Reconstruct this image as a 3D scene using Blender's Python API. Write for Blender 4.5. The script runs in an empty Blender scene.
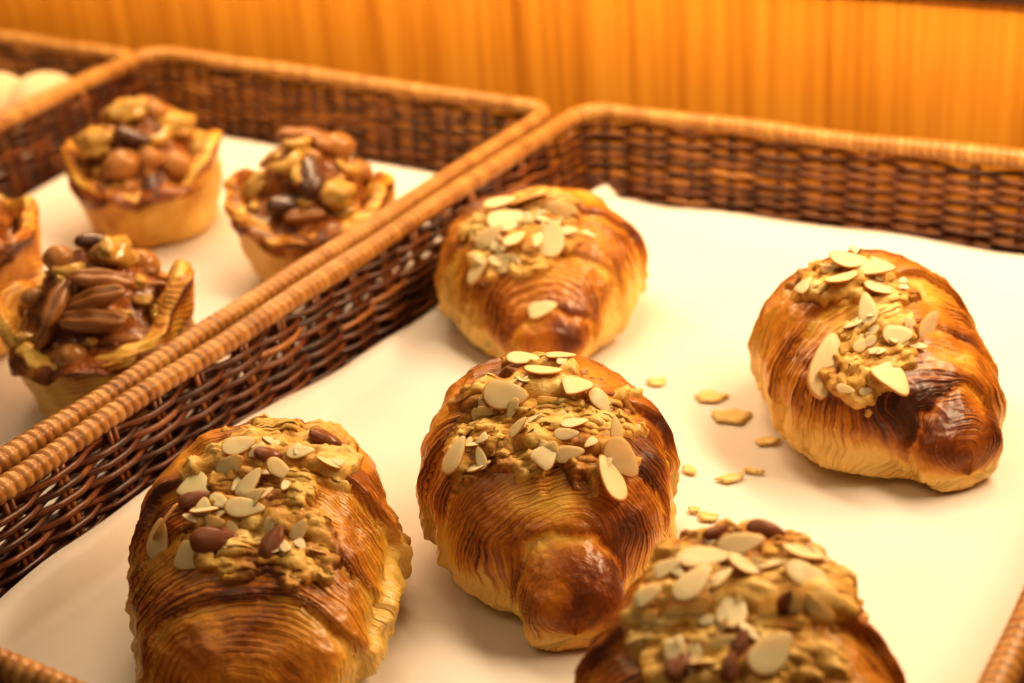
import bpy, math, random
from mathutils import Vector, Matrix, noise
from mathutils.bvhtree import BVHTree
from mathutils.geometry import intersect_line_plane

C = bpy.context.scene.collection
R = math.radians
# ------------------------------------------------------------------ camera
F = 1533.0
CAM = Vector((0.262, -0.516, 0.367))
ROT = Matrix(((0.85712581, -0.17935542, 0.48287368),
              (0.51017002, 0.4250604, -0.7476966),
              (-0.07114704, 0.88721773, 0.45583199)))
PZ = 0.012                                   # height of the paper in the baskets
cd = bpy.data.cameras.new('camera')
cd.lens = F * 36.0 / 1024.0
cd.sensor_width = 36.0
cd.clip_start = 0.02
cam = bpy.data.objects.new('camera', cd)
C.objects.link(cam)
cam.matrix_world = Matrix.Translation(CAM) @ ROT.to_4x4()
cd.dof.use_dof = True
cd.dof.focus_distance = 0.585
cd.dof.aperture_fstop = 6.3
bpy.context.scene.camera = cam


def ray(px, py):
    return (ROT @ Vector((px - 512.0, -(py - 341.5), -F))).normalized()


def at(px, py, z=PZ):
    d = ray(px, py)
    return CAM + d * ((z - CAM.z) / d.z)


def aty(px, py, y):
    d = ray(px, py)
    return CAM + d * ((y - CAM.y) / d.y)


def pxm(p):                                   # pixels per metre at a point
    return F / -((ROT.transposed() @ (Vector(p) - CAM)).z)


def nz(v, seed=0.0):
    return noise.noise(Vector(v) + Vector((seed * 17.31, seed * 7.7, seed * 3.1)))


def sm(a, b, x):
    t = max(0.0, min(1.0, (x - a) / (b - a)))
    return t * t * (3 - 2 * t)


# ------------------------------------------------------------------ object helpers
def mesh_obj(name, verts, faces, mat, parent=None, attrs=None, smooth=True):
    me = bpy.data.meshes.new(name)
    me.from_pydata([tuple(v) for v in verts], [], faces)
    if smooth:
        me.polygons.foreach_set('use_smooth', [True] * len(me.polygons))
    for k, vals in (attrs or {}).items():
        a = me.attributes.new(k, 'FLOAT', 'POINT')
        a.data.foreach_set('value', vals)
    if mat:
        me.materials.append(mat)
    me.update()
    o = bpy.data.objects.new(name, me)
    C.objects.link(o)
    if parent:
        o.parent = parent
    return o


def tag(o, label, cat, group=None):
    o['label'] = label
    o['category'] = cat
    if group:
        o['group'] = group
    return o


def thing(name, label, cat, loc=(0, 0, 0), rz=0.0, group=None):
    o = bpy.data.objects.new(name, None)
    C.objects.link(o)
    o.empty_display_size = 0.02
    o.location = loc
    o.rotation_euler = (0, 0, rz)
    return tag(o, label, cat, group)


def struct(o):
    o['kind'] = 'structure'
    return o


class MB:
    def __init__(s):
        s.v = []; s.f = []; s.a = {}

    def tube(s, pts, frames, prof, closed=False, caps=True, attr=None):
        """prof(i) -> list of (across, up) offsets; frames[i] = (across, up)"""
        b = len(s.v); m = None
        n = len(pts)
        for i in range(n):
            pr = prof(i); m = len(pr)
            ax, up = frames[i]
            for (x, y) in pr:
                s.v.append(pts[i] + ax * x + up * y)
            if attr:
                for k, fn in attr.items():
                    s.a.setdefault(k, []).extend(fn(i, m))
        for i in range(n if closed else n - 1):
            i2 = (i + 1) % n
            for j in range(m):
                j2 = (j + 1) % m
                s.f.append((b + i * m + j, b + i * m + j2, b + i2 * m + j2, b + i2 * m + j))
        if caps and not closed:
            s.f.append(tuple(b + j for j in range(m))[::-1])
            s.f.append(tuple(b + (n - 1) * m + j for j in range(m)))

    def build(s, name, mat, parent=None, smooth=True):
        return mesh_obj(name, s.v, s.f, mat, parent, s.a, smooth)


def box(name, lo, hi, mat, parent=None, bevel=0.0):
    (x0, y0, z0), (x1, y1, z1) = lo, hi
    v = [(x0, y0, z0), (x1, y0, z0), (x1, y1, z0), (x0, y1, z0), (x0, y0, z1), (x1, y0, z1), (x1, y1, z1), (x0, y1, z1)]
    f = [(3, 2, 1, 0), (4, 5, 6, 7), (0, 1, 5, 4), (1, 2, 6, 5), (2, 3, 7, 6), (3, 0, 4, 7)]
    o = mesh_obj(name, v, f, mat, parent, smooth=False)
    if bevel:
        m = o.modifiers.new('bevel', 'BEVEL'); m.width = bevel; m.segments = 2
    return o


# ------------------------------------------------------------------ materials
def new_mat(name):
    m = bpy.data.materials.new(name)
    m.use_nodes = True
    nt = m.node_tree
    return m, nt, nt.nodes['Principled BSDF']


def nd(nt, typ, **kw):
    n = nt.nodes.new(typ)
    for k, v in kw.items():
        setattr(n, k, v)
    return n


def ramp(nt, stops):
    r = nd(nt, 'ShaderNodeValToRGB')
    e = r.color_ramp.elements
    while len(e) < len(stops):
        e.new(0.5)
    for i, (p, c) in enumerate(stops):
        e[i].position = p
        e[i].color = (*c, 1)
    return r


def math_n(nt, op, a, b=None, c=None):
    n = nd(nt, 'ShaderNodeMath', operation=op)
    for i, x in enumerate((a, b, c)):
        if x is None:
            continue
        if isinstance(x, (int, float)):
            n.inputs[i].default_value = x
        else:
            nt.links.new(x, n.inputs[i])
    return n.outputs[0]


def attr(nt, name):
    n = nd(nt, 'ShaderNodeAttribute')
    n.attribute_name = name
    return n.outputs['Fac']


def noise_n(nt, scale, detail=3, rough=0.55, vec=None, mapping=None):
    t = nd(nt, 'ShaderNodeTexCoord')
    n = nd(nt, 'ShaderNodeTexNoise')
    n.inputs['Scale'].default_value = scale
    n.inputs['Detail'].default_value = detail
    n.inputs['Roughness'].default_value = rough
    if mapping:
        mp = nd(nt, 'ShaderNodeMapping')
        mp.inputs['Scale'].default_value = mapping
        nt.links.new(t.outputs['Object'], mp.inputs['Vector'])
        nt.links.new(mp.outputs[0], n.inputs['Vector'])
    else:
        nt.links.new(t.outputs['Object'], n.inputs['Vector'])
    return n.outputs['Fac']


def bump(nt, p, h, strength=0.5, dist=0.001):
    b = nd(nt, 'ShaderNodeBump')
    b.inputs['Strength'].default_value = strength
    b.inputs['Distance'].default_value = dist
    nt.links.new(h, b.inputs['Height'])
    nt.links.new(b.outputs[0], p.inputs['Normal'])


CRUST = [(0.0, (0.80, 0.54, 0.14)), (0.22, (0.74, 0.415, 0.06)), (0.42, (0.60, 0.255, 0.027)),
         (0.62, (0.38, 0.125, 0.013)), (0.8, (0.17, 0.043, 0.008)), (1.0, (0.06, 0.016, 0.005))]


def crust_mat(name, coat=0.35, rough=0.38):
    m, nt, p = new_mat(name)
    lam = attr(nt, 'lam'); bake = attr(nt, 'bake')
    n1 = noise_n(nt, 90, 4)
    n2 = noise_n(nt, 420, 3)
    ph = math_n(nt, 'ADD', lam, math_n(nt, 'MULTIPLY', n1, 0.6))
    w = math_n(nt, 'SINE', math_n(nt, 'MULTIPLY', ph, 6.2832))
    w2 = math_n(nt, 'SINE', math_n(nt, 'MULTIPLY', ph, 6.2832 * 2.37))
    ws = math_n(nt, 'ADD', math_n(nt, 'MULTIPLY', w, 0.6), math_n(nt, 'MULTIPLY', w2, 0.4))
    amp = attr(nt, 'lamamp')
    b = math_n(nt, 'ADD', bake, math_n(nt, 'MULTIPLY', math_n(nt, 'MULTIPLY', ws, amp), 0.22))
    b = math_n(nt, 'ADD', b, math_n(nt, 'MULTIPLY', math_n(nt, 'SUBTRACT', n1, 0.5), 0.42))
    b = math_n(nt, 'ADD', b, math_n(nt, 'MULTIPLY', math_n(nt, 'SUBTRACT', n2, 0.5), 0.22))
    r = ramp(nt, CRUST)
    nt.links.new(b, r.inputs[0])
    nt.links.new(r.outputs[0], p.inputs['Base Color'])
    p.inputs['Roughness'].default_value = rough
    p.inputs['Coat Weight'].default_value = coat
    p.inputs['Coat Roughness'].default_value = 0.22
    p.inputs['Subsurface Weight'].default_value = 0.04
    p.inputs['Subsurface Radius'].default_value = (1, 0.5, 0.2)
    p.inputs['Subsurface Scale'].default_value = 0.003
    h = math_n(nt, 'ADD', math_n(nt, 'MULTIPLY', math_n(nt, 'MULTIPLY', ws, amp), -0.5), math_n(nt, 'MULTIPLY', n2, 0.9))
    bump(nt, p, h, 0.75, 0.0008)
    return m


def noisy_mat(name, stops, scale, rough=0.5, detail=4, bmp=0.4, bdist=0.0006, coat=0.0, sss=0.0, attrname=None, aw=0.0, mapping=None):
    m, nt, p = new_mat(name)
    n = noise_n(nt, scale, detail, 0.6, mapping=mapping)
    x = math_n(nt, 'MULTIPLY_ADD', math_n(nt, 'SUBTRACT', n, 0.5), 1.7, 0.5)
    if attrname:
        x = math_n(nt, 'ADD', math_n(nt, 'MULTIPLY', x, 1 - aw), math_n(nt, 'MULTIPLY', attr(nt, attrname), aw))
    r = ramp(nt, stops)
    nt.links.new(x, r.inputs[0])
    nt.links.new(r.outputs[0], p.inputs['Base Color'])
    p.inputs['Roughness'].default_value = rough
    p.inputs['Coat Weight'].default_value = coat
    p.inputs['Coat Roughness'].default_value = 0.07
    if sss:
        p.inputs['Subsurface Weight'].default_value = sss
        p.inputs['Subsurface Radius'].default_value = (1, 0.6, 0.3)
        p.inputs['Subsurface Scale'].default_value = 0.004
    if bmp:
        n2 = noise_n(nt, scale * 2.5, 3)
        bump(nt, p, n2, bmp, bdist)
    return m


M_crust = crust_mat('croissant_crust')
M_shell = crust_mat('puff_pastry', coat=0.3, rough=0.42)
M_cream = noisy_mat('almond_cream', [(0.10, (0.17, 0.052, 0.010)), (0.3, (0.42, 0.19, 0.030)), (0.5, (0.64, 0.37, 0.075)), (0.7, (0.76, 0.52, 0.16)), (0.95, (0.86, 0.67, 0.30))],
                    170, 0.55, 4, 0.8, 0.001, 0.15, 0.1, 'tone', 0.55)
M_almond = noisy_mat('almond_flesh', [(0.0, (0.34, 0.12, 0.03)), (0.3, (0.62, 0.36, 0.12)), (0.55, (0.83, 0.64, 0.35)), (1.0, (0.90, 0.75, 0.48))],
                     140, 0.45, 3, 0.25, 0.0004, 0.1, 0.4, 'tone', 0.75)
M_almond_skin = noisy_mat('almond_skin', [(0.0, (0.10, 0.028, 0.010)), (0.5, (0.25, 0.075, 0.022)), (1.0, (0.45, 0.17, 0.05))], 160, 0.4, 4, 0.5, 0.0006, 0.3)
M_pecan = noisy_mat('pecan_skin', [(0.0, (0.06, 0.016, 0.005)), (0.5, (0.38, 0.145, 0.028)), (1.0, (0.68, 0.34, 0.09))], 110, 0.3, 4, 0.5, 0.0006, 0.8, 0, 'tone', 0.4)
M_hazel = noisy_mat('hazelnut_skin', [(0.15, (0.24, 0.075, 0.014)), (0.5, (0.56, 0.24, 0.045)), (1.0, (0.74, 0.43, 0.14))], 90, 0.3, 3, 0.6, 0.0012, 0.9, 0.03)
M_cashew = noisy_mat('cashew_flesh', [(0.15, (0.46, 0.19, 0.028)), (0.5, (0.78, 0.46, 0.08)), (1.0, (0.88, 0.66, 0.25))], 90, 0.3, 3, 0.6, 0.0012, 0.9, 0.05)
M_dark = noisy_mat('dark_almond_skin', [(0.0, (0.02, 0.007, 0.005)), (0.5, (0.075, 0.022, 0.010)), (1.0, (0.24, 0.08, 0.03))], 120, 0.25, 4, 0.4, 0.0005, 0.9)
M_glaze = noisy_mat('caramel_glaze', [(0.15, (0.07, 0.018, 0.005)), (0.5, (0.27, 0.08, 0.013)), (0.9, (0.60, 0.28, 0.06))], 120, 0.33, 4, 0.9, 0.0015, 0.5)
M_flake = noisy_mat('pastry_flake', [(0.0, (0.76, 0.50, 0.15)), (1.0, (0.92, 0.76, 0.38))], 200, 0.5, 3, 0.3, 0.0004)
M_bun = noisy_mat('powdered_bun', [(0.0, (0.62, 0.47, 0.30)), (1.0, (0.74, 0.60, 0.42))], 80, 0.8, 3, 0.2, 0.0004, 0, 0.1)


def paper_mat():
    m, nt, p = new_mat('baking_paper')
    n = noise_n(nt, 14, 4)
    r = ramp(nt, [(0.3, (0.76, 0.71, 0.66)), (0.7, (0.82, 0.78, 0.73))])
    nt.links.new(n, r.inputs[0])
    nt.links.new(r.outputs[0], p.inputs['Base Color'])
    p.inputs['Roughness'].default_value = 0.55
    n2 = noise_n(nt, 30, 3)
    bump(nt, p, n2, 0.25, 0.002)
    return m


def wicker_mat(name, stops, rough=0.35):
    m, nt, p = new_mat(name)
    n = noise_n(nt, 160, 4, 0.6)
    x = math_n(nt, 'ADD', attr(nt, 'tint'), math_n(nt, 'MULTIPLY', math_n(nt, 'SUBTRACT', n, 0.5), 0.45))
    r = ramp(nt, stops)
    nt.links.new(x, r.inputs[0])
    nt.links.new(r.outputs[0], p.inputs['Base Color'])
    p.inputs['Roughness'].default_value = rough
    p.inputs['Coat Weight'].default_value = 0.25
    p.inputs['Coat Roughness'].default_value = 0.25
    bump(nt, p, noise_n(nt, 500, 2), 0.3, 0.0004)
    return m


M_paper = paper_mat()
M_weave = wicker_mat('woven_cane', [(0.0, (0.035, 0.009, 0.004)), (0.45, (0.12, 0.034, 0.012)), (0.75, (0.26, 0.088, 0.024)), (1.0, (0.50, 0.23, 0.065))])
M_rim = wicker_mat('wrapped_cane', [(0.0, (0.10, 0.033, 0.008)), (0.35, (0.38, 0.17, 0.04)), (0.75, (0.60, 0.335, 0.10)), (1.0, (0.72, 0.46, 0.18))], 0.4)


def wood_mat():
    m, nt, p = new_mat('orange_wood_veneer')
    a = noise_n(nt, 1.0, 4, 0.6, mapping=(70, 70, 1.2))
    b = noise_n(nt, 1.0, 3, 0.6, mapping=(300, 300, 6))
    c = noise_n(nt, 1.0, 2, 0.5, mapping=(9, 9, 0.8))
    x = math_n(nt, 'ADD', math_n(nt, 'MULTIPLY', a, 0.55), math_n(nt, 'MULTIPLY', b, 0.2))
    x = math_n(nt, 'ADD', x, math_n(nt, 'MULTIPLY', c, 0.25))
    r = ramp(nt, [(0.34, (0.33, 0.11, 0.010)), (0.45, (0.54, 0.215, 0.021)), (0.54, (0.68, 0.30, 0.036)), (0.72, (0.77, 0.38, 0.06))])
    nt.links.new(x, r.inputs[0])
    nt.links.new(r.outputs[0], p.inputs['Base Color'])
    p.inputs['Roughness'].default_value = 0.45
    p.inputs['Specular IOR Level'].default_value = 0.3
    return m


M_wood = wood_mat()
M_trim = noisy_mat('dark_trim', [(0, (0.03, 0.012, 0.006)), (1, (0.07, 0.028, 0.012))], 20, 0.5, 3, 0.1)
M_counter = noisy_mat('dark_counter', [(0, (0.12, 0.05, 0.02)), (1, (0.22, 0.10, 0.04))], 8, 0.5, 3, 0.1, mapping=(1, 12, 12))

# ------------------------------------------------------------------ setting
WY = 0.315                                    # front face of the back wall
struct(box('wall_back', (-1.6, WY, -0.03), (1.2, WY + 0.02, 1.2), M_wood))
tz = aty(1000, 4.0, WY - 0.004).z
struct(box('trim_1', (-1.6, WY - 0.004, tz), (1.2, WY - 0.0003, tz + 0.03), M_trim, bevel=0.001))
ct = box('counter_top', (-1.6, -0.62, -0.03), (1.2, WY - 0.0005, 0.0), M_counter)
tag(ct, 'brown display counter under the wicker baskets', 'counter')


# ------------------------------------------------------------------ baskets
def perimeter(corners, rad, step):
    """closed rounded polygon, counter-clockwise; returns points and outward normals, evenly spaced"""
    n = len(corners); dense = []
    for i in range(n):
        p0, p1, p2 = corners[i - 1], corners[i], corners[(i + 1) % n]
        d0 = (p0 - p1).normalized(); d2 = (p2 - p1).normalized()
        ang = d0.angle(d2)
        t = rad / math.tan(ang / 2)
        a = p1 + d0 * t; c = p1 + d2 * t
        for k in range(25):
            u = k / 24
            dense.append(a * (1 - u) ** 2 + p1 * (2 * u * (1 - u)) + c * u * u)
    L = [0.0]
    m = len(dense)
    for i in range(m):
        L.append(L[-1] + (dense[(i + 1) % m] - dense[i]).length)
    tot = L[-1]; cnt = int(round(tot / step)); pts = []
    j = 0
    for k in range(cnt):
        s = tot * k / cnt
        while L[j + 1] < s:
            j += 1
        u = (s - L[j]) / max(1e-9, L[j + 1] - L[j])
        pts.append(dense[j].lerp(dense[(j + 1) % m], u))
    nor = []
    for k in range(cnt):
        d = (pts[(k + 1) % cnt] - pts[k - 1]).normalized()
        nor.append(Vector((d.y, -d.x, 0)))
    return pts, nor, tot


UP = Vector((0, 0, 1))


def basket(label, corners, seed, h=0.058, rim_r=0.0051):
    rnd = random.Random(seed)
    cen = sum(corners, Vector()) / 4
    t = thing('wicker_basket', label, 'basket', (cen.x, cen.y, 0), 0, 'wicker display baskets')
    cs = [c - cen for c in corners]
    pts, nor, tot = perimeter(cs, 0.022, 0.003)
    n = len(pts)
    mb = MB()
    ns = 2 * int(round(tot / 0.028 / 2))
    rows = 17
    z0, z1 = 0.006, h - 0.004

    def inset(z):
        return 0.005 * (1 - z / h)
    for i in range(rows):
        z = z0 + (z1 - z0) * i / (rows - 1)
        tints = [rnd.uniform(0.05, 0.62) + (0.3 if rnd.random() < 0.15 else 0) for _ in range(int(tot / 0.055) + 2)]
        P = []; fr = []
        for k in range(n):
            s = k / n * tot
            w = math.cos(math.pi * (k / n * ns + i))
            off = 0.0027 * max(-1, min(1, w * 1.25))
            wob = 0.0012 * nz((s * 40, i * 3.3, 0), seed)
            P.append(pts[k] + nor[k] * (off - inset(z)) + UP * (z + wob + 0.0006 * math.sin(s * 9 + i)))
            tn = (pts[(k + 1) % n] - pts[k - 1]).normalized()
            fr.append((nor[k], UP))

        def prof(k, i=i):
            g = 1 + 0.18 * nz((k * 0.05, i * 1.7, 5), seed)
            return [(0.0012 * math.cos(a), 0.00162 * g * math.sin(a)) for a in [R(60 * q) for q in range(6)]]

        def tint(k, m, i=i, tints=tints):
            return [tints[int(k * 0.003 / 0.055 + i * 0.37) % len(tints)]] * m
        mb.tube(P, fr, prof, closed=True, attr={'tint': tint})
    for j in range(ns):
        for d in (-0.0016, 0.0016):
            s = (j + 0.0) / ns * n
            k = int(s) % n
            tn = (pts[(k + 1) % n] - pts[k - 1]).normalized()
            b = pts[k] + tn * d
            tt = rnd.uniform(0.45, 0.98)
            P = [b - nor[k] * inset(z) + UP * z for z in (0.001, h * 0.25, h * 0.5, h * 0.75, h)]
            mb.tube(P, [(nor[k], tn)] * 5, lambda q: [(0.0014 * math.cos(a), 0.0014 * math.sin(a)) for a in [R(60 * x) for x in range(6)]],
                    attr={'tint': lambda q, m, tt=tt: [tt] * m})
    mb.build('woven_wall', M_weave, t)
    # the rim: a core wrapped in cane, the turns lie slanting
    pts, nor, tot = perimeter(cs, 0.022, 0.0008)
    n = len(pts); m = 16
    turns = int(round(tot / 0.0047))
    V = []; T = []; Fc = []
    for k in range(n):
        s = k / n * tot
        wz = 0.0012 * nz((s * 14, 2, 0), seed); wx = 0.0012 * nz((s * 12, 9, 0), seed)
        fat = 1 + 0.14 * nz((s * 22, 4, 1), seed)
        base = s / tot * turns + 0.35 * nz((s * 30, 6, 2), seed)
        for j in range(m):
            a = 2 * math.pi * j / m
            ph = base + j / m
            fr_ = ph - math.floor(ph)
            bul = math.sqrt(max(0, 1 - (2 * fr_ - 1) ** 2 * 0.96))
            rr = rim_r * fat * (0.78 + 0.24 * bul)
            V.append(pts[k] + nor[k] * (wx + rr * math.cos(a)) + UP * (h + 0.004 + wz + rr * math.sin(a) * 1.05))
            turn = math.floor(ph)
            T.append(0.02 + 0.52 * bul + 0.32 * nz((turn * 0.77, 3, 3), seed))
    for k in range(n):
        k2 = (k + 1) % n
        for j in range(m):
            j2 = (j + 1) % m
            Fc.append((k * m + j, k * m + j2, k2 * m + j2, k2 * m + j))
    mesh_obj('rim', V, Fc, M_rim, t, {'tint': T})
    # the woven bottom
    pts, nor, tot = perimeter(cs, 0.022, 0.01)
    n = len(pts)
    ring = [p - nr * 0.008 for p, nr in zip(pts, nor)]
    v = [p + UP * 0.001 for p in ring] + [p + UP * 0.006 for p in ring]
    f = [tuple(range(n))[::-1], tuple(range(n, 2 * n))] + [(k, (k + 1) % n, n + (k + 1) % n, n + k) for k in range(n)]
    mesh_obj('basket_bottom', v, f, M_weave, t, {'tint': [0.4] * (2 * n)}, smooth=False)
    return t


RZ = 0.062
def rimpt(px, py):
    return at(px, py, RZ)


b1 = [rimpt(-171, 600), rimpt(855, 1005), rimpt(1221, 185), rimpt(585, 109)]
b1 = [Vector((p.x, p.y, 0)) for p in b1]
basket('dark wicker basket with wrapped rim holding the five almond croissants', b1, 1)
BR = rimpt(553, 111); BL = rimpt(152, 51)
s2 = [Vector((-0.49, -0.27, 0)), Vector((BR.x, -0.27, 0)), Vector((BR.x, BR.y, 0)), Vector((BL.x, BL.y, 0))]
basket('middle wicker basket holding the nut topped pastry cups', s2, 2)
LL = rimpt(0, 120); q = rimpt(0, 29)
d3 = Vector((LL.x - BL.x, LL.y - BL.y, 0)).normalized()
e3 = Vector((q.x - BL.x, q.y - BL.y, 0)).normalized()
sh = Vector((-0.0165, 0, 0))
c3 = Vector((BL.x, BL.y, 0)) + sh
s3 = [c3 + e3 * 0.30 + d3 * 0.5, c3 + d3 * 0.5, c3, c3 + e3 * 0.30]
basket('farthest wicker basket, cut off by the left photo edge, holding pale buns', s3, 3, h=0.0515)


# ------------------------------------------------------------------ baking paper
def sheet(label, quad, seed, nx=70, ny=90, lift=None):
    """quad: front-left, front-right, back-right, back-left"""
    V = []
    for j in range(ny + 1):
        for i in range(nx + 1):
            u, v = i / nx, j / ny
            p = quad[0].lerp(quad[1], u).lerp(quad[3].lerp(quad[2], u), v)
            z = PZ - 0.0014 + 0.0011 * (0.5 + 0.5 * nz((p.x * 9, p.y * 9, 1), seed))
            ex, ey = lift(u, v, p) if lift else (Vector(), 0)
            V.append(Vector((p.x, p.y, z)) + ex + UP * ey)
    F_ = []
    for j in range(ny):
        for i in range(nx):
            a = j * (nx + 1) + i
            F_.append((a, a + 1, a + nx + 2, a + nx + 1))
    o = mesh_obj('paper_sheet', V, F_, M_paper)
    m = o.modifiers.new('thickness', 'SOLIDIFY'); m.thickness = 0.0003; m.offset = -1
    return tag(o, label, 'baking paper', 'sheets of baking paper')


def v2(p):
    return Vector((p.x, p.y, 0))


def lift1(u, v, p):
    e = 0.0
    e += (0.008 + 0.011 * sm(0.6, 0.25, v)) * sm(0.04, 0.0, u) * (0.85 + 0.35 * nz((v * 9, 1, 0), 3))
    e += 0.006 * sm(0.96, 1.0, u)
    e += (0.006 + 0.005 * nz((u * 5, 7, 0), 4)) * sm(0.94, 1.0, v)
    e += 0.005 * sm(0.16, 0.0, u) * sm(0.86, 1.0, v)
    k = max(0.0, 0.07 - u * 0.9) * max(0.0, v - 0.93) * 14
    return Vector((0.22 * k, -0.16 * k, 0)), e


q1 = [None, b1[1] + Vector((-0.0085, 0.012, 0)), b1[2] + Vector((-0.0095, -0.020, 0)), Vector((-0.163, 0.247, 0))]
q1[0] = Vector((-0.1735, -0.240, 0))
sheet('white baking paper under the almond croissants', q1, 1, lift=lift1)


def lift2(u, v, p):
    return Vector(), 0.008 * sm(0.95, 1.0, v) + 0.006 * sm(0.05, 0.0, u)


q2 = [Vector((-0.465, -0.25, 0)), Vector((-0.216, -0.25, 0)), Vector((-0.216, 0.235, 0)), Vector((-0.53, 0.247, 0))]
sheet('white baking paper under the nut topped pastry cups', q2, 2, lift=lift2)
q3 = [s3[0].lerp(s3[2], 0.05), s3[1].lerp(s3[3], 0.06), s3[2].lerp(s3[0], 0.06), s3[3].lerp(s3[1], 0.06)]
sheet('white baking paper under the pale buns at the far left', q3, 3, 20, 20)


# ------------------------------------------------------------------ croissants
def interp(st, k, x):
    if x <= st[0][0]:
        return st[0][k]
    for a, b in zip(st, st[1:]):
        if x <= b[0]:
            u = (x - a[0]) / (b[0] - a[0])
            return a[k] + (b[k] - a[k]) * u
    return st[-1][k]


def smooth_list(L, w, times=2):
    for _ in range(times):
        n = len(L)
        L = [sum(L[max(0, i - w):min(n, i + w + 1)]) / (min(n, i + w + 1) - max(0, i - w)) for i in range(n)]
    return L


ALMONDS = {}


def almond_mesh(kind):
    if kind in ALMONDS:
        return ALMONDS[kind]
    rnd = random.Random(kind * 13 + 5)
    n = 22; V = []; T = []; F_ = []
    w = [0.62, 0.5, 0.72, 0.56][kind % 4]
    cut = [0, 0, 0.35, 0.2][kind % 4]

    def outl(a, sc):
        x = math.cos(a); y = math.sin(a)
        x = x * sc; y = y * sc
        y *= w * (1.0 - 0.32 * x) * (1 + 0.05 * math.sin(3 * a + kind))
        if cut and x < -1 + cut:
            x = -1 + cut + 0.1 * (x + 1 - cut)
        return x, y
    bend = rnd.uniform(-0.10, 0.14)
    th = 0.075
    for sc, z, t in ((0.0, th, 0.75), (0.5, th, 0.85), (0.88, th, 0.75), (0.97, th * 0.7, 0.15), (1.0, 0, 0.05), (0.95, -th * 0.6, 0.2), (0.0, -th * 0.6, 0.6)):
        if sc == 0.0:
            V.append((0, 0, z)); T.append(t); continue
        for k in range(n):
            x, y = outl(2 * math.pi * k / n, sc)
            V.append((x, y, z + bend * (x * x + 0.4 * y * y)))
            T.append(t + rnd.uniform(-0.08, 0.08))
    rings = [1 + n * i for i in range(5)]
    for k in range(n):
        F_.append((0, rings[0] + k, rings[0] + (k + 1) % n))
    for a, b in zip(rings, rings[1:]):
        for k in range(n):
            F_.append((a + k, b + k, b + (k + 1) % n, a + (k + 1) % n))
    last = len(V) - 1
    for k in range(n):
        F_.append((last, rings[-1] + (k + 1) % n, rings[-1] + k))
    o = mesh_obj('almond_slice', V, F_, M_almond, None, {'tone': T})
    ALMONDS[kind] = o.data
    bpy.data.objects.remove(o)
    return ALMONDS[kind]


def blob_mesh(name, mat, shape, seed, n=20, m=12):
    """unit nut of a given shape along x"""
    V = []; F_ = []; T = []
    for j in range(m + 1):
        ph = math.pi * j / m
        for i in range(n):
            a = 2 * math.pi * i / n
            x, y, z = math.cos(ph), math.sin(ph) * math.cos(a), math.sin(ph) * math.sin(a)
            p = Vector((x, y, z)); t = 0.5
            if shape == 'pecan':
                ca = abs(z)
                g = 1 - 0.60 * math.exp(-(y / 0.16) ** 2) * (1 if z > 0 else 0.3)
                rip = 0.10 * math.sin(7 * x + 5 * y * y) * (1 if z > 0 else 0.4)
                p = Vector((x, y * 0.37, z * 0.32 * (g + rip)))
                t = 0.25 + 0.6 * (g - 0.5)
            elif shape == 'cashew':
                c = x * 1.5
                rr = 0.36 * math.sqrt(max(0, 1 - x * x)) * (1 + 0.2 * x)
                yy, zz = (y, z)
                q = math.sqrt(max(1e-9, y * y + z * z))
                p = Vector(((0.72 + rr * yy / q) * math.sin(c), 0.45 - (0.72 + rr * yy / q) * math.cos(c) + 0.2, rr * zz / q))
            elif shape == 'hazel':
                p = Vector((x * 0.95 + 0.1 * x ** 3, y * 0.88, z * 0.88))
            elif shape == 'almond':
                s = 1 - 0.3 * x
                p = Vector((x, y * 0.55 * s, z * 0.38 * s))
            elif shape == 'walnut':
                d = 1 + 0.42 * nz(p * 2.3, seed) + 0.26 * nz(p * 5, seed + 3)
                p = Vector((x * d, y * 0.8 * d, z * 0.62 * d))
                t = 0.5 + 0.8 * (d - 1)
            p *= 1 + 0.06 * nz(p * 2.5, seed)
            V.append(p); T.append(t)
    for j in range(m):
        for i in range(n):
            i2 = (i + 1) % n
            F_.append((j * n + i, (j + 1) * n + i, (j + 1) * n + i2, j * n + i2))
    o = mesh_obj(name, V, F_, mat, None, {'tone': T})
    me = o.data
    bpy.data.objects.remove(o)
    return me


def img_dir(n, ang):
    """direction on a surface with normal n that shows in the picture plane at angle ang (0 = right, 90 = up)"""
    d = ROT @ Vector((math.cos(R(ang)), math.sin(R(ang)), 0))
    d = d - n * d.dot(n)
    return d.normalized()


def put(me, name, parent, p, n, ang, size, squash=(1, 1, 1), lean=0.0, leanang=0.0):
    """a copy of a mesh laid on the surface at p; world transform turned into the parent's space"""
    if lean:
        ax = img_dir(n, leanang + 90)
        n = (Matrix.Rotation(R(lean), 3, ax) @ n).normalized()
    x = img_dir(n, ang)
    y = n.cross(x).normalized()
    m = Matrix((x, y, n)).transposed()
    o = bpy.data.objects.new(name, me)
    C.objects.link(o)
    w = Matrix.Translation(p) @ m.to_4x4() @ Matrix.Diagonal((size * squash[0], size * squash[1], size * squash[2], 1))
    o.parent = parent
    o.matrix_basis = Matrix.LocRotScale(parent.location, parent.rotation_euler, None).inverted() @ w
    return o


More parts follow.
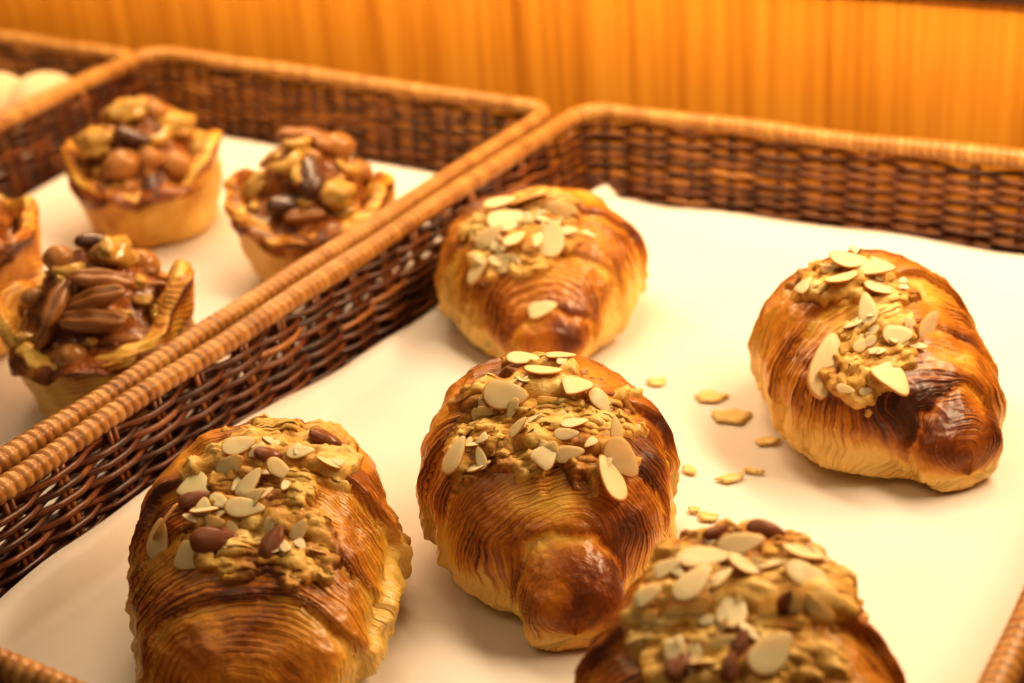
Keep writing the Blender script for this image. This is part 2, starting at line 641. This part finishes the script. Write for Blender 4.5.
def croissant(label, loc, heading, st, edges, cream, almonds, chunks=(), seed=1, seam_k=(0.30, 0.14, 0.32), pale=0.0, ledge=0.0022, tipb=0.19, cream_t=0.0048, curve=0.0, extra=24):
    """loft along local -y (front horn) to +y (rear horn). st: (v, half width, height, x offset)"""
    root = thing('almond_croissant', label, 'croissant', (loc.x, loc.y, PZ), heading, 'almond croissants on the baking paper')
    rnd = random.Random(seed)
    NV, NT = 230, 190
    v0, v1 = st[0][0], st[-1][0]
    vs = [v0 + (v1 - v0) * i / (NV - 1) for i in range(NV)]
    A = smooth_list([interp(st, 1, v) for v in vs], 3)
    H = smooth_list([interp(st, 2, v) for v in vs], 5)
    X = smooth_list([interp(st, 3, v) for v in vs], 9)
    V = []; bake = []; lam = []; lamamp = []
    for i, v in enumerate(vs):
        a, h, xo = A[i], H[i], X[i]
        e = min(1.0, min(i, NV - 1 - i) / 7.0)
        endk = math.sqrt(max(0.0, 1 - (1 - e) ** 2)) if e < 1 else 1.0
        for j in range(NT):
            th = 2 * math.pi * j / NT
            c, s = math.cos(th), math.sin(th)
            # wraps: saw tooth towards each horn
            saw = 0.0; near = 9.0; expo = 0.0
            nth = 0.0045 * nz((c * 1.6, s * 1.6, 3), seed) + 0.002 * nz((c * 4, s * 4, 5), seed)
            for (ve, d, sl, drc) in edges:
                x = (v - (ve + nth + sl * c - (0.007 * c * c if drc < 0 else 0))) * drc       # grows towards the horn
                if x < 0:
                    g = max(0.0, 1 + x / 0.022)
                    saw += d * g * g * sm(0.0, -0.0016, x)
                    expo = max(expo, 0.35 * g * g)
                elif x < 0.02:
                    near = min(near, x)
            zc = 0.40 * h
            cx = math.copysign(abs(c) ** 0.86, c)
            if s >= 0:
                z = zc + (h - zc) * s ** 0.92
            else:
                z = zc - zc * abs(s) ** 0.62
            x = cx * a
            k = 1 + saw * (1 if s > -0.3 else 0.35)
            p = Vector((x * k * endk, v, zc + (z - zc) * (k if s > 0 else 1) * endk))
            # lamination ridges
            lp = (v + 0.011 * c * c * sm(0.02, -0.03, v)) * 540 + 2.4 * nz((v * 55, c * 0.5, 9), seed + 16) + 0.35 * nz((c * 4.0, s * 4.0, v * 70), seed + 13) + 1.2 * nz((c * 1.0, s * 1.0, v * 18), seed + 1) + 2.4 * saw * 10 + 3.0 * c * 0.35
            fl = nz((v * 35, c * 2, s * 2), seed + 2)
            fl2 = 0.5 + 0.5 * nz((v * 60, c * 3 + 7, s * 3), seed + 12)
            amp = 0.10 + 1.25 * sm(-0.15, 0.5, fl + 0.25 * (1 - sm(0.2, 0.9, s))) * (0.4 + 0.8 * fl2)
            amp += 0.65 * sm(-0.001, -0.010, v) * sm(-0.054, -0.044, v) * sm(0.1, 0.5, s)
            amp *= 0.25 + 1.3 * max(0.0, 0.5 + 0.8 * nz((round(lp) * 1.73, c * 1.4, s * 1.2), seed + 21))
            top = sm(-0.1, 0.75, s)
            side = 1 - top
            outw = Vector((cx, 0, s)).normalized()
            q = Vector((p.x, p.y, p.z))
            dsp = 0.00024 * amp * math.sin(2 * math.pi * lp) + 0.0026 * nz(q * 45, seed) + 0.0012 * nz(q * 120, seed) + 0.0005 * nz(q * 330, seed + 1)
            dsp += -0.0011 * sm(0.004, 0.0, near) if near < 1 else 0
            # pale open seam along the lower sides, rougher
            seam = math.exp(-((p.z / max(0.01, h) - seam_k[0] + 0.10 * nz((v * 25, c, 4), seed + 18)) / seam_k[1]) ** 2) * sm(0.1, 0.45, abs(c))
            dsp += -0.0014 * seam + 0.0022 * seam * nz(q * 200, seed + 5)
            low = sm(0.46, 0.38, p.z / max(0.01, h) + 0.10 * nz((v * 22, c, 4), seed + 18)) * sm(0.15, 0.5, abs(c)) * sm(-0.98, -0.6, s)
            dsp += low * ledge * (1 if c > 0 else 0.35) * sm(v0 + 0.012, v0 + 0.03, v) * (1 + 0.45 * nz(q * 110, seed + 19))
            if s > -0.97:
                p += outw * dsp * endk
            p.x += xo + curve * (v * v)
            p.z = max(0.0002, p.z)
            V.append(p)
            lf = nz(q * 28, seed + 8)
            b = 0.16 + 0.32 * top + 0.30 * expo * 2.0 * (0.6 + 0.4 * top) + 0.44 * lf + 0.22 * nz(q * 75, seed + 15) - 0.20 * (sm(0.006, 0.0, near) if near < 1 else 0)
            b -= 0.18 * side * sm(0.75, 0.3, p.z / max(0.01, h)) + seam_k[2] * seam * sm(v0 + 0.008, v0 + 0.03, v)
            b += 0.16 * sm(0.004, 0.0, p.z) - pale - 0.28 * low * min(1.5, ledge / 0.003)
            tipf = sm(v0 + 0.030, v0 + 0.008, v)
            b += tipb * tipf * (0.7 + top * 0.3)
            bake.append(b)
            lam.append(lp)
            lamamp.append(amp * (0.8 + 0.5 * side))
    F_ = []
    for i in range(NV - 1):
        for j in range(NT):
            j2 = (j + 1) % NT
            F_.append((i * NT + j, (i + 1) * NT + j, (i + 1) * NT + j2, i * NT + j2))
    F_.append(tuple(range(NT)))
    F_.append(tuple((NV - 1) * NT + j for j in range(NT))[::-1])
    body = mesh_obj('crust', V, F_, M_crust, root, {'bake': bake, 'lam': lam, 'lamamp': lamamp})
    mw = Matrix.LocRotScale(root.location, root.rotation_euler, None)
    WV = [mw @ p for p in V]
    bvh = BVHTree.FromPolygons(WV, F_)
    # almond cream baked onto the top
    cents = []
    for (px, py, r) in cream:
        hit = bvh.ray_cast(CAM, ray(px, py))
        if hit[0]:
            cents.append((hit[0], r))
    nr = [body.data.vertices[i].normal.copy() for i in range(len(V))]
    mask = []
    for i, p in enumerate(WV):
        m = -1.0
        for (c, r) in cents:
            m = max(m, 1 - (p - c).length / (r * 1.3))
        if m > -0.5:
            m += 0.50 * nz(p * 80, seed + 4) + 0.25 * nz(p * 230, seed + 6) - 0.08
        mask.append(m)
    idx = {}; cv = []; tone = []; cf = []
    for f in F_[:-2]:
        if max(mask[k] for k in f) > 0.0:
            g = []
            for k in f:
                if k not in idx:
                    idx[k] = len(cv)
                    m = mask[k]
                    p = WV[k]
                    lump = 0.5 + 0.75 * nz(p * 170, seed + 7) + 0.55 * nz(p * 400, seed + 9)
                    t = -0.0015 + sm(-0.05, 0.22, m) * (cream_t * (0.35 + 0.75 * lump) + 0.0012)
                    cv.append(V[k] + nr[k] * t)
                    tone.append(0.17 + 0.55 * sm(0.0, 0.3, m) * (0.3 + 0.9 * lump) + 0.75 * nz(p * 75, seed + 11))
                g.append(idx[k])
            cf.append(tuple(g))
    if cf:
        cr = mesh_obj('almond_cream', cv, cf, M_cream, root, {'tone': tone})
        ctree = BVHTree.FromPolygons([mw @ p for p in cv], cf)
    else:
        ctree = bvh

    def surf(px, py):
        d = ray(px, py)
        h1 = bvh.ray_cast(CAM, d); h2 = ctree.ray_cast(CAM, d)
        if h2[0] and (not h1[0] or h2[3] < h1[3]):
            # a steadier normal from the crust below
            return h2[0], (h1[1] if h1[0] else h2[1])
        return h1[0], h1[1]
    for (px, py, L, ang, kind, lean) in almonds:
        p, n = surf(px, py)
        if p is None:
            continue
        if n.dot(ray(px, py)) > 0:
            n = -n
        sz = L / 2 / pxm(p)
        put(almond_mesh(kind), 'almond_slice', root, p + n * (0.0011 + 0.4 * sz * math.sin(abs(R(lean)))), n, ang, sz, (1, 1, 1), lean, rnd.uniform(0, 360))
    for (px, py, L, ang, lean) in chunks:
        p, n = surf(px, py)
        if p is None:
            continue
        sz = L / 2 / pxm(p)
        put(CHUNK, 'almond_piece', root, p + n * sz * 0.12, n, ang, sz, (1, 1, 1), lean, rnd.uniform(0, 360))
    # small broken slices scattered in the cream
    for _ in range(extra):
        c = rnd.choice(cream)
        a = rnd.uniform(0, 6.28); rr = math.sqrt(rnd.random()) * 0.95 * c[2] * 2300
        p, n = surf(c[0] + math.cos(a) * rr, c[1] + math.sin(a) * rr * 0.7)
        if p is None:
            continue
        if n.dot(ray(c[0], c[1])) > 0:
            n = -n
        sz = rnd.uniform(0.0026, 0.0052)
        put(almond_mesh(rnd.randrange(4)), 'almond_slice', root, p + n * 0.0010, n, rnd.uniform(0, 360), sz, (1, rnd.uniform(0.6, 1), 1), rnd.uniform(-28, 28), rnd.uniform(0, 360))
    return root, body


CHUNK = blob_mesh('almond_piece', M_almond_skin, 'almond', 3)

# middle croissant
MID = [(-0.074, 0.014, 0.018, 0.001), (-0.068, 0.019, 0.028, 0.001), (-0.052, 0.0215, 0.037, 0.001), (-0.048, 0.033, 0.043, 0.001), (-0.038, 0.041, 0.052, 0),
       (-0.022, 0.0465, 0.061, 0), (-0.004, 0.0490, 0.067, 0), (0.006, 0.0508, 0.071, 0), (0.018, 0.0475, 0.072, 0), (0.034, 0.039, 0.068, 0), (0.052, 0.026, 0.056, 0), (0.068, 0.012, 0.034, 0)]
EDG = [(0.000, 0.085, 0.004, -1), (-0.024, 0.05, -0.003, -1), (-0.049, 0.07, 0.002, -1), (0.034, 0.06, 0.003, 1), (0.052, 0.05, 0, 1)]


def face(px, py, dx=0.0):
    """heading that turns a horn (local -y) towards the camera as seen from a pixel, plus dx degrees"""
    p = at(px, py)
    d = Vector((CAM.x - p.x, CAM.y - p.y))
    return math.atan2(d.y, d.x) + math.pi / 2 + R(dx)


croissant('almond croissant in the middle of the paper, brown horn pointing at the viewer',
          at(551, 540), face(548, 560, 4), MID, EDG,
          [(545, 385, 0.020), (510, 425, 0.020), (560, 430, 0.021), (500, 400, 0.017), (590, 420, 0.017), (600, 450, 0.012), (470, 450, 0.012)],
          [(543, 374, 40, 5, 0, 8), (506, 396, 48, -8, 0, -6), (575, 388, 38, 15, 2, 10), (457, 456, 44, 78, 1, 5), (608, 480, 52, 100, 0, 12),
           (621, 458, 48, -50, 0, -8), (545, 459, 34, 50, 2, 15), (568, 453, 34, 10, 1, -10), (615, 432, 26, 95, 1, 30), (480, 468, 28, 20, 1, 10),
           (523, 360, 36, 5, 1, 0), (560, 358, 34, -6, 3, 0), (600, 402, 36, -45, 1, 12), (520, 430, 28, 30, 3, -15), (575, 425, 30, 30, 1, 25)],
          seed=4, tipb=0.46)

RIGHT = [(-0.068, 0.014, 0.018, 0.004), (-0.062, 0.020, 0.028, 0.004), (-0.051, 0.022, 0.036, 0.006), (-0.047, 0.035, 0.042, -0.001), (-0.036, 0.044, 0.050, -0.006),
         (-0.016, 0.0490, 0.061, -0.005), (0.004, 0.0490, 0.070, -0.002), (0.020, 0.047, 0.072, 0), (0.036, 0.041, 0.064, 0), (0.050, 0.031, 0.052, 0), (0.058, 0.020, 0.038, 0), (0.064, 0.012, 0.022, 0)]
croissant('almond croissant at the right, alone, brown horn pointing to lower right',
          at(872, 420), face(872, 420, 32), RIGHT, EDG,
          [(850, 275, 0.016), (875, 290, 0.016), (820, 285, 0.013), (880, 320, 0.015), (895, 340, 0.013), (870, 365, 0.012), (850, 385, 0.010)],
          [(843, 281, 40, 70, 0, 6), (826, 366, 72, 75, 1, 5), (890, 379, 50, -70, 2, 10), (897, 336, 34, 5, 0, 8), (925, 325, 40, 40, 0, 15), (866, 311, 38, 100, 1, 20),
           (805, 288, 26, 60, 2, 5), (880, 291, 36, -15, 1, 15), (875, 272, 40, -20, 1, 20), (848, 262, 42, 10, 0, 0), (860, 345, 24, 20, 1, 20)],
          seed=9)

BACK = [(-0.062, 0.014, 0.018, 0.0), (-0.054, 0.022, 0.030, 0.0), (-0.042, 0.030, 0.040, 0), (-0.030, 0.041, 0.05, 0),
        (-0.010, 0.049, 0.060, 0), (0.008, 0.053, 0.065, 0), (0.026, 0.049, 0.064, 0), (0.044, 0.038, 0.055, 0), (0.056, 0.024, 0.04, 0), (0.064, 0.012, 0.022, 0)]
croissant('almond croissant at the back beside the basket wall, partly behind the centre one',
          at(544, 322), face(540, 322, 2), BACK, EDG,
          [(500, 225, 0.016), (530, 220, 0.017), (555, 230, 0.016), (520, 250, 0.014), (490, 255, 0.012), (545, 205, 0.015)],
          [(508, 222, 44, 15, 0, 8), (507, 263, 32, 10, 0, 5), (480, 272, 36, 25, 1, 10), (552, 240, 42, 80, 0, 5), (532, 203, 44, -10, 1, 25), (515, 240, 30, 60, 1, 40),
           (528, 248, 28, 85, 1, 50), (490, 238, 36, 30, 1, 15), (542, 310, 34, 15, 3, 5), (558, 214, 40, 15, 2, 10), (536, 242, 26, 90, 1, 30), (500, 205, 36, 30, 1, 10)],
          seed=14)

FL = [(-0.072, 0.024, 0.020, 0.001), (-0.062, 0.035, 0.032, 0.001), (-0.050, 0.041, 0.041, 0.001), (-0.036, 0.045, 0.049, 0),
      (-0.016, 0.048, 0.060, 0), (0.006, 0.0490, 0.067, 0), (0.022, 0.046, 0.068, 0), (0.040, 0.037, 0.061, 0), (0.054, 0.026, 0.047, 0), (0.066, 0.012, 0.028, 0)]
croissant('almond croissant at the lower left with pale cut side and brown almond chunks',
          at(276, 612), face(268, 610, -14), FL, EDG,
          [(270, 445, 0.020), (310, 445, 0.018), (235, 460, 0.018), (250, 490, 0.016), (270, 520, 0.016), (300, 555, 0.013), (290, 490, 0.014), (220, 520, 0.012), (250, 540, 0.014)],
          [(197, 488, 44, -40, 2, 10), (190, 558, 40, -20, 2, 8), (160, 540, 46, 80, 1, 6), (170, 525, 44, 85, 1, 35), (205, 513, 30, 10, 1, 20), (245, 512, 42, 0, 1, 25),
           (240, 448, 36, 15, 0, 10), (250, 487, 40, 75, 3, 20), (215, 523, 34, 5, 1, 30), (300, 530, 28, 60, 3, 15), (280, 470, 34, -30, 1, 15), (232, 465, 34, 30, 0, 12), (300, 455, 30, 10, 1, 15)],
          [(215, 540, 50, 5, 10), (273, 545, 42, 70, 10), (268, 455, 30, 10, 10), (195, 500, 34, 20, 5), (325, 440, 36, -20, 15)],
          seed=21, pale=0.0, seam_k=(0.36, 0.20, 0.35), ledge=0.0042)

FR = [(-0.070, 0.020, 0.016, 0.0), (-0.060, 0.032, 0.028, 0.0), (-0.048, 0.040, 0.038, 0), (-0.036, 0.046, 0.047, 0),
      (-0.018, 0.0505, 0.059, 0), (0.002, 0.049, 0.068, 0), (0.022, 0.041, 0.072, 0), (0.040, 0.031, 0.066, 0), (0.054, 0.022, 0.052, 0), (0.066, 0.012, 0.030, 0)]
croissant('almond croissant at the bottom right edge, thickly strewn with slices',
          at(740, 768), face(740, 768, 0), FR, EDG,
          [(700, 560, 0.018), (750, 555, 0.020), (790, 570, 0.018), (690, 590, 0.020), (730, 600, 0.020), (770, 610, 0.018), (710, 640, 0.020), (750, 650, 0.020), (820, 590, 0.014), (690, 660, 0.014)],
          [(705, 562, 62, -8, 1, 12), (668, 572, 36, 15, 3, 15), (690, 608, 52, 40, 0, 10), (732, 612, 48, 80, 0, 8), (767, 608, 34, 80, 1, 15), (772, 655, 56, 45, 0, 12),
           (806, 578, 52, -12, 1, 12), (770, 568, 40, 5, 1, 10), (650, 618, 32, 50, 1, 20), (693, 590, 54, 55, 1, 30), (720, 582, 34, 60, 1, 20), (745, 570, 44, 5, 0, 15),
           (795, 598, 30, 70, 1, 25), (820, 608, 36, -35, 1, 10), (650, 598, 36, 20, 3, 12), (740, 548, 50, 10, 1, 20), (800, 558, 44, -15, 0, 20), (700, 668, 36, 30, 2, 20)],
          [(740, 645, 34, 70, 20), (680, 665, 44, 60, 10), (730, 668, 34, 80, 10), (765, 532, 40, -10, 25), (716, 533, 30, 15, 10), (785, 600, 28, 70, 20)],
          seed=33, cream_t=0.0045)


# ------------------------------------------------------------------ nut cups
NUT = {'pecan': blob_mesh('pecan', M_pecan, 'pecan', 1, 24, 16), 'hazelnut': blob_mesh('hazelnut', M_hazel, 'hazel', 2),
       'cashew': blob_mesh('cashew', M_cashew, 'cashew', 3), 'almond': blob_mesh('almond', M_dark, 'almond', 4),
       'walnut': blob_mesh('walnut', M_cashew, 'walnut', 5)}


def nut_cup(label, loc, rz, rb, rt, h, seed, nuts, tall=(0, 0, 0, 0), mound=0.027):
    root = thing('nut_pastry_cup', label, 'pastry', (loc.x, loc.y, PZ), rz, 'nut topped puff pastry cups')
    rnd = random.Random(seed)
    NT, NH = 150, 60
    V = []; bake = []; lam = []; amp = []

    thc = math.atan2(CAM.y - loc.y, CAM.x - loc.x) - rz

    def rim(th):
        c4 = max(0.0, math.cos(2 * th)) ** 1.6            # four folded corners
        k = int(round(th / (math.pi / 2))) % 4
        return c4, tall[k]
    for i in range(NH):
        u = i / (NH - 1)
        for j in range(NT):
            th = 2 * math.pi * j / NT
            c4, tl = rim(th)
            nn = nz((math.cos(th) * 1.3, math.sin(th) * 1.3, 2), seed)
            n2 = nz((math.cos(th) * 4, math.sin(th) * 4, 5), seed)
            front = max(0.0, math.cos(th - thc)) ** 1.5
            top = h * (1 + 0.13 * nn + 0.07 * n2) + c4 * (0.005 + tl) - 0.013 * front
            ro = rt + 0.004 * c4 + 0.004 * nn
            if u < 0.6:                                 # the outside, bottom to rim
                t = u / 0.6
                z = top * t * (1 - 0.04 * t)
                r = rb + (ro - rb) * t ** 0.75
                r *= 0.86 + 2.8 * t if t < 0.05 else 1
                b = 0.27 + 0.16 * t + 0.35 * sm(0.85, 1.0, t) + 0.3 * c4 * sm(0.8, 1, t)
            else:                                       # over the puffed rim and down inside
                t = (u - 0.6) / 0.4
                r = ro - 0.015 * t ** 0.8
                z = top * 0.96 + 0.003 * math.sin(min(1, t * 1.6) * math.pi) - 0.016 * max(0, t - 0.3) ** 1.2
                b = 0.42 + 0.25 * math.sin(t * 9 + 4 * nn) * (1 - t) + 0.2 * t
            q = Vector((r * math.cos(th), r * math.sin(th), z))
            lp = z * 330 + 2.2 * nz(q * 40, seed) + math.sin(th * 2) * 0.8
            d = 0.0034 * nz(q * 50, seed + 1) + 0.0016 * nz(q * 140, seed + 2) + 0.00025 * math.sin(6.283 * lp)
            if i == 0:
                d = 0
            q += Vector((math.cos(th), math.sin(th), 0)) * d
            q.z = max(0.0002, q.z)
            V.append(q)
            bake.append(b + 0.45 * nz(q * 32, seed + 3) + 0.25 * nz((math.cos(th) * 7, math.sin(th) * 7, z * 40), seed + 4) - 0.18)
            lam.append(lp); amp.append(0.9)
    F_ = [tuple(range(NT))[::-1]]
    for i in range(NH - 1):
        for j in range(NT):
            j2 = (j + 1) % NT
            F_.append((i * NT + j, i * NT + j2, (i + 1) * NT + j2, (i + 1) * NT + j))
    mesh_obj('pastry_shell', V, F_, M_shell, root, {'bake': bake, 'lam': lam, 'lamamp': amp})
    # caramel filling, a lumpy mound
    FV = []; FF = []; n = 90; rings = 34
    for i in range(rings + 1):
        u = min(1.0, i / 27); over = max(0, i - 27) / 7
        for j in range(n):
            th = 2 * math.pi * j / n
            cs_, sn_ = math.cos(th), math.sin(th)
            front = max(0.0, math.cos(th - thc + 0.3)) ** 1.2
            r = (rt - 0.0125) * u
            drip = max(0.0, (0.007 + 0.014 * nz((cs_ * 2.5, sn_ * 2.5, 8), seed)) * sm(0.15, 0.7, front))
            lip = h * (1 + 0.13 * nz((cs_ * 1.3, sn_ * 1.3, 2), seed)) - 0.0075 * max(0.0, math.cos(th - thc)) ** 1.5
            z = h * 0.93 + mound * (1 - u ** 2.2) + (lip - h) * u
            k = sm(0.1, 0.6, front)
            r += over ** 0.5 * (0.0005 + 0.0172 * k)
            z -= over ** 2 * drip + over * 0.002 * (1 - k)
            r -= over ** 2 * drip * 0.38
            q = Vector((r * cs_, r * sn_, z))
            q += Vector((cs_ * u, sn_ * u, 1.2 - over)) * (0.0035 * nz(q * 70, seed + 5) + 0.0016 * nz(q * 220, seed + 6)) * (1 - 0.6 * over)
            FV.append(q)
    for i in range(rings):
        for j in range(n):
            j2 = (j + 1) % n
            FF.append((i * n + j, (i + 1) * n + j, (i + 1) * n + j2, i * n + j2))
    mesh_obj('caramel_filling', FV, FF, M_glaze, root)
    mw = Matrix.LocRotScale(root.location, root.rotation_euler, None)
    bvh = BVHTree.FromPolygons([mw @ p for p in FV], FF)
    for (kind, px, py, L, ang, up, lean) in nuts:
        d = ray(px, py)
        hit = (None,); k = 0
        while not hit[0] and k < 90:                    # the highest point of the mound below that spot
            hit = bvh.ray_cast(CAM, ray(px, py + k)); k += 1.5
        if not hit[0]:
            continue
        p = hit[0]
        n_ = hit[1] if hit[1].z > 0 else -hit[1]
        s = L / 2 / pxm(p)
        n_ = (n_ * 0.6 + UP * 0.4).normalized()
        put(NUT[kind], kind, root, p + n_ * (s * 0.10 + 0.9 * up / pxm(p)), n_, ang, s, (1, 1, 1), lean, rnd.uniform(0, 360))
    # small broken bits filling the gaps
    for _ in range(34):
        a = rnd.uniform(0, 6.28); rr = (rt - 0.009) * math.sqrt(rnd.random())
        hit = bvh.ray_cast(mw @ Vector((rr * math.cos(a), rr * math.sin(a), 0.2)), -UP)
        if hit[0]:
            k = rnd.choice(['walnut', 'hazelnut', 'walnut', 'pecan'])
            put(NUT[k], k, root, hit[0] + UP * 0.001, UP, rnd.uniform(0, 360), rnd.uniform(0.0032, 0.0055), (1, 1, 1), rnd.uniform(-30, 30), rnd.uniform(0, 360))
    return root


nut_cup('nut pastry cup nearest the viewer, long pecans on top, against the wicker rim', at(114, 397), R(28), 0.035, 0.0455, 0.053, 5,
        [('almond', 92, 236, 34, 10, 6, 10), ('walnut', 112, 258, 42, 60, 8, 0), ('hazelnut', 60, 262, 30, 0, 4, 0), ('hazelnut', 142, 264, 34, -30, 2, 0),
         ('pecan', 102, 286, 66, 6, 6, 0), ('pecan', 100, 304, 68, 8, 6, 0), ('pecan', 95, 325, 74, -6, 6, 0), ('pecan', 58, 305, 60, 75, 3, 10), ('hazelnut', 72, 358, 32, 0, 0, 0),
         ('cashew', 68, 276, 40, 15, 3, 10), ('pecan', 118, 342, 46, 5, 0, 0), ('hazelnut', 34, 300, 26, 0, 0, 0), ('walnut', 140, 245, 34, -20, 0, 0), ('walnut', 165, 258, 36, -10, 0, 0),
         ('pecan', 50, 332, 44, 60, 0, 0), ('hazelnut', 130, 240, 24, 0, 0, 0)], tall=(0.011, 0.003, 0.001, 0.0))
nut_cup('nut pastry cup farthest from the viewer, golden, with hazelnuts and cashews', at(157, 226), R(25), 0.036, 0.0465, 0.050, 8,
        [('walnut', 130, 117, 39, 30, 6, 0), ('hazelnut', 112, 120, 22, 0, 3, 0), ('pecan', 152, 108, 38, 70, 6, 10), ('walnut', 175, 128, 37, 20, 4, 0), ('almond', 134, 141, 38, -10, 6, 10),
         ('hazelnut', 124, 168, 37, 20, 5, 0), ('hazelnut', 178, 168, 35, 0, 3, 0), ('walnut', 98, 145, 42, -20, 2, 0), ('hazelnut', 150, 160, 26, 0, 3, 0), ('almond', 152, 182, 34, 80, 0, 0),
         ('hazelnut', 155, 98, 22, 0, 2, 0), ('cashew', 160, 140, 36, 40, 2, 0), ('hazelnut', 90, 160, 26, 0, 0, 0), ('walnut', 200, 150, 38, 70, 0, 0)], tall=(0.009, 0.004, 0.002, 0.003))
nut_cup('nut pastry cup on the right near the basket rim, dark shiny nuts', at(320, 270), R(20), 0.033, 0.0445, 0.050, 12,
        [('pecan', 305, 135, 62, 8, 6, 10), ('cashew', 298, 150, 34, 20, 6, 0), ('cashew', 290, 172, 44, 35, 8, 10), ('cashew', 300, 184, 38, -60, 8, 10), ('almond', 312, 180, 50, 85, 5, 10),
         ('hazelnut', 338, 150, 36, 0, 4, 0), ('cashew', 346, 174, 36, 20, 5, 0), ('walnut', 335, 195, 36, 10, 3, 0), ('almond', 288, 205, 46, 40, 2, 0), ('pecan', 275, 160, 36, 70, 2, 0),
         ('hazelnut', 358, 150, 28, 0, 2, 0), ('pecan', 305, 216, 44, 15, 0, 0), ('walnut', 345, 212, 24, 0, 0, 0), ('hazelnut', 322, 145, 18, 0, 6, 0), ('walnut', 255, 190, 34, 20, 0, 0)], tall=(0.003, 0.001, 0.005, 0.0))
nut_cup('nut pastry cup cut off by the left photo edge, only its right side showing', at(-28, 338), R(10), 0.038, 0.047, 0.066, 16,
        [('walnut', -40, 225, 42, 30, 4, 0), ('pecan', -50, 240, 60, 10, 4, 0), ('hazelnut', -35, 250, 30, 0, 2, 0)])


# ------------------------------------------------------------------ buns in the far basket
def bun(label, px, py, r, seed):
    c = at(px, py, PZ + r * 0.8)
    V = []; F_ = []; n = 40; m = 24
    for j in range(m + 1):
        ph = math.pi * j / m
        for i in range(n):
            a = 2 * math.pi * i / n
            p = Vector((math.sin(ph) * math.cos(a), math.sin(ph) * math.sin(a), math.cos(ph)))
            d = r * (1 + 0.03 * nz(p * 2, seed))
            z = p.z * d * (0.92 if p.z > 0 else 0.8)
            V.append(Vector((p.x * d, p.y * d, max(z, -r * 0.76) + r * 0.76)))
    for j in range(m):
        for i in range(n):
            i2 = (i + 1) % n
            F_.append((j * n + i, (j + 1) * n + i, (j + 1) * n + i2, j * n + i2))
    o = mesh_obj('round_bun', V, F_, M_bun)
    o.location = (c.x, c.y, PZ)
    tag(o, label, 'bun', 'pale buns in the far basket')


bun('pale round bun in the far basket, right one of two', 47, 106, 0.028, 1)
bun('pale round bun in the far basket, left one, cut by the photo edge', -3, 106, 0.028, 2)


# ------------------------------------------------------------------ crumbs
def flake(label, px, py, w, hgt, ang, seed):
    p = at(px, py)
    s = w / 2 / pxm(p)
    rnd = random.Random(seed)
    n = 26; V = []; F_ = []
    rs = [1.12 + 0.6 * nz((math.cos(6.283 * k / n) * 1.7, math.sin(6.283 * k / n) * 1.7, seed)) * 1.0 + 0.14 * nz((k * 0.9, seed * 2.0, 0)) for k in range(n)]
    for ring, zz in ((0.0, 0.0006), (0.55, 0.0009), (1.0, 0.0004), (0.95, 0.0)):
        for k in range(n):
            a = 6.283 * k / n
            x = s * ring * rs[k] * math.cos(a); y = s * hgt * ring * rs[k] * math.sin(a)
            V.append(Vector((x, y, max(0.0, zz + (0.0012 * abs(nz((x * 400, y * 400, seed))) if zz > 0.0003 else 0)))))
    for r_ in range(3):
        for k in range(n):
            k2 = (k + 1) % n
            F_.append((r_ * n + k, (r_ + 1) * n + k, (r_ + 1) * n + k2, r_ * n + k2))
    o = mesh_obj('pastry_flake', V, F_, M_flake)
    o.location = (p.x, p.y, PZ + 0.0004)
    o.rotation_euler = (0, 0, R(ang))
    tag(o, label, 'crumb', 'pastry flakes on the baking paper')


for a in [('topmost pastry flake, right of the centre croissant', 657, 383, 18, 0.8, 20, 1),
          ('pastry flake just above the largest flake', 711, 398, 27, 0.7, 20, 2),
          ('largest pastry flake, midway between centre and right croissants', 731, 417, 36, 0.6, 20, 3),
          ('pastry flake touching the left side of the right croissant', 766, 442, 22, 0.7, 30, 4),
          ('pastry flake against the right flank of the centre croissant', 689, 471, 17, 0.6, -30, 5),
          ('long thin pastry flake below the largest flake', 731, 479, 28, 0.4, 40, 6),
          ('small curved pastry flake at the end of the long thin one', 754, 472, 18, 0.35, 10, 7),
          ('lowest pastry flake, above the bottom right croissant', 708, 518, 22, 0.55, 10, 8),
          ('tiny pale pastry flake beside the lowest flake', 694, 511, 12, 0.7, 0, 10)]:
    flake(*a)


# ------------------------------------------------------------------ light
def area(name, loc, target, size, size_y, power, col):
    l = bpy.data.lights.new(name, 'AREA')
    l.shape = 'RECTANGLE'; l.size = size; l.size_y = size_y
    l.energy = power; l.color = col
    o = bpy.data.objects.new(name, l)
    C.objects.link(o)
    o.location = loc
    d = Vector(target) - Vector(loc)
    o.rotation_euler = d.to_track_quat('-Z', 'Y').to_euler()
    return o


area('shelf_light', (0.24, 0.17, 0.45), (0.10, 0.02, 0), 0.5, 0.08, 3.4, (1.0, 0.74, 0.47))
area('fill_light_left', (-0.36, 0.18, 0.47), (-0.40, 0.04, 0), 0.7, 0.08, 2.9, (1.0, 0.74, 0.46))  # added fill over the middle basket, brightens the cups and far rims
area('wall_washer', (-0.2, 0.19, 0.31), (-0.2, 0.33, 0.24), 1.8, 0.03, 3.9, (1.0, 0.72, 0.36))
area('room_light', (-0.3, -0.7, 1.3), (0, 0, 0), 0.8, 0.6, 2.3, (1.0, 0.77, 0.50))
w = bpy.data.worlds.new('world')
bpy.context.scene.world = w
w.use_nodes = True
w.node_tree.nodes['Background'].inputs[0].default_value = (1.0, 0.72, 0.42, 1)
w.node_tree.nodes['Background'].inputs[1].default_value = 0.10
vs_ = bpy.context.scene.view_settings
vs_.view_transform = 'Standard'
vs_.look = 'Medium High Contrast'
